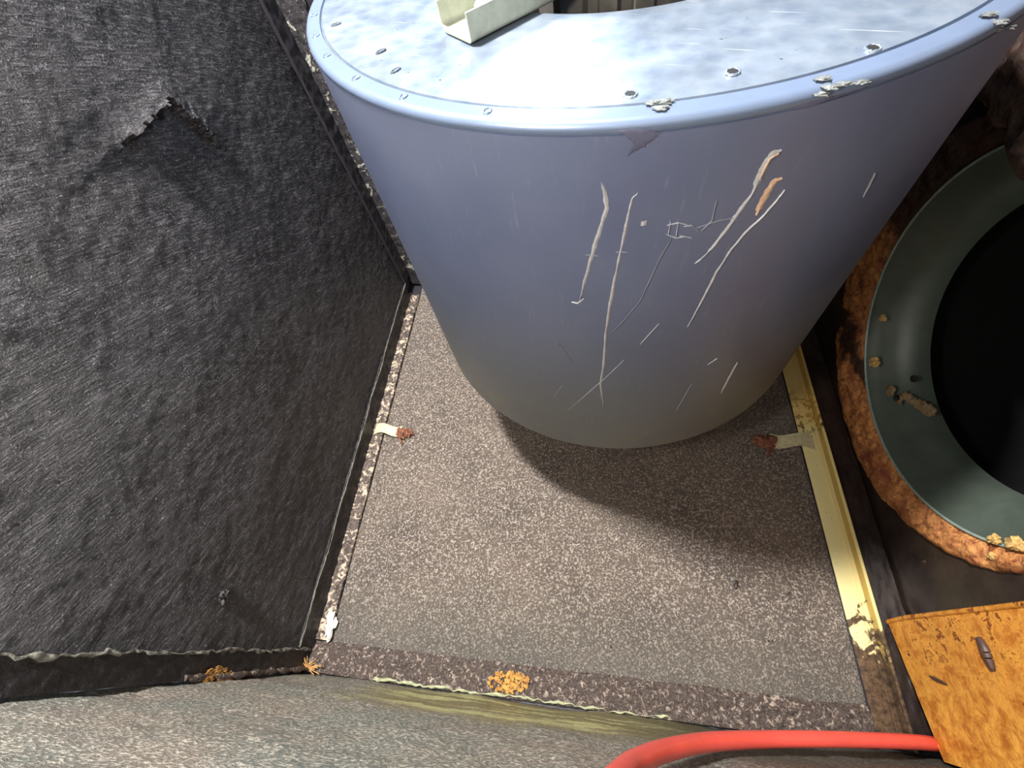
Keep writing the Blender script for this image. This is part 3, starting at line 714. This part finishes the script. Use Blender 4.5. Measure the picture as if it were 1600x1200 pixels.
P = [on_plane(x, y, 0, XP - 0.001) for x, y in ((1452, 1056), (1464, 1062), (1480, 1070))]
bm = bmesh.new(); tube(bm, P, lambda s: 0.0008 + 0.0018 * math.sin(PI * s), 8); link('scratch', bm, M['slot'], rp)

# ------------------------------------------------------------------ red hose
H = [on_plane(x, y, 1, yy) for x, y, yy in ((1472, 1163, -0.0812), (1440, 1160, -0.0808), (1400, 1158, -0.080), (1300, 1155, -0.081), (1200, 1155, -0.084), (1110, 1159, -0.084), (1045, 1171, -0.084), (1000, 1188, -0.084), (975, 1206, -0.084))]
H.append(H[-1] + (H[-1] - H[-2]) * 1.2 + Vector((-0.004, 0, 0.05))); H.append(H[-1] + Vector((-0.004, 0, 0.16)))
H = [Vector((0.558, -0.084, 0.030)), Vector((0.526, -0.083, 0.053))] + H[1:]
bm = bmesh.new(); tube(bm, H, 0.0094, 20, 10)
link('hose', bm, M['hose'], label='coral-red rubber hose curving along the bottom of the front wall', cat='hose')

# ------------------------------------------------------------------ rust blooms, fibres, crumbs
def bloom(pts, r, lab, ax, val, sc_):
    bm = bmesh.new()
    for i in range(150):
        px, py = pts; a = random.random() * 2 * PI; q = math.sqrt(random.random())
        p = on_plane(px + q * math.cos(a) * r[0], py + q * math.sin(a) * r[1], ax, val)
        blob(bm, p, 0.0020 * (0.6 + random.random() * 0.7), 0.4, sc_, 2, i)
    link('rust_bloom', bm, M['bloom'], label=lab, cat='rust patch')
bloom((795, 1066), (32, 17), 'bright ochre rust bloom on the flaking front floor lip', 2, 0.018, (1.3, 1.3, 0.5))
bloom((343, 1062), (24, 20), 'brown-orange rust bloom on the black tarred corner band', 0, -0.5645, (0.6, 0.8, 1.5))
def fibres(cpx, spread, n, lab, z):
    bm = bmesh.new(); c = on_plane(*cpx, 2, z)
    for i in range(n):
        a = random.random() * 2 * PI; L = spread * (0.4 + random.random() * 0.7)
        d = Vector((math.cos(a), math.sin(a) * 0.6, 0.25 + 0.3 * random.random()))
        tube(bm, [c + Vector((0, 0, 0)), c + d * L * 0.5 + Vector((0, 0, 0.003)), c + d * L], 0.0008, 5, 3)
    link('fibre_tuft', bm, M['straw'], label=lab, cat='fibres')
fibres((482, 1042), 0.035, 22, 'straw-coloured fibre tuft in the corner where three frames meet', 0.018)
def crumb(px, py, ax, val, r, lab, sc_=(1, 1, 0.7), mat=None, group=None, seed=1):
    bm = bmesh.new(); blob(bm, on_plane(px, py, ax, val), r, 0.5, sc_, 3, seed)
    link('debris_crumb', bm, mat or M['crumb'], label=lab, cat='debris', group=group)
crumb(350, 930, 0, XL + 0.004, 0.009, 'black lump stuck on the lower left wall liner', (0.8, 1, 0.9), M['blackband'])
crumb(1150, 912, 2, 0.009, 0.0045, 'dark crumb on the right half of floor panel', (1, 1.4, 0.6), None, None, 5)
crumb(516, 975, 2, 0.016, 0.014, 'white flaked paint chip at the near end of the left angle iron', (0.7, 1.5, 0.35), simple('white_paint_flake', srgb(228, 222, 208), 0.5, 0, 120, 0.2, 0.6, 0.003), None, 9)
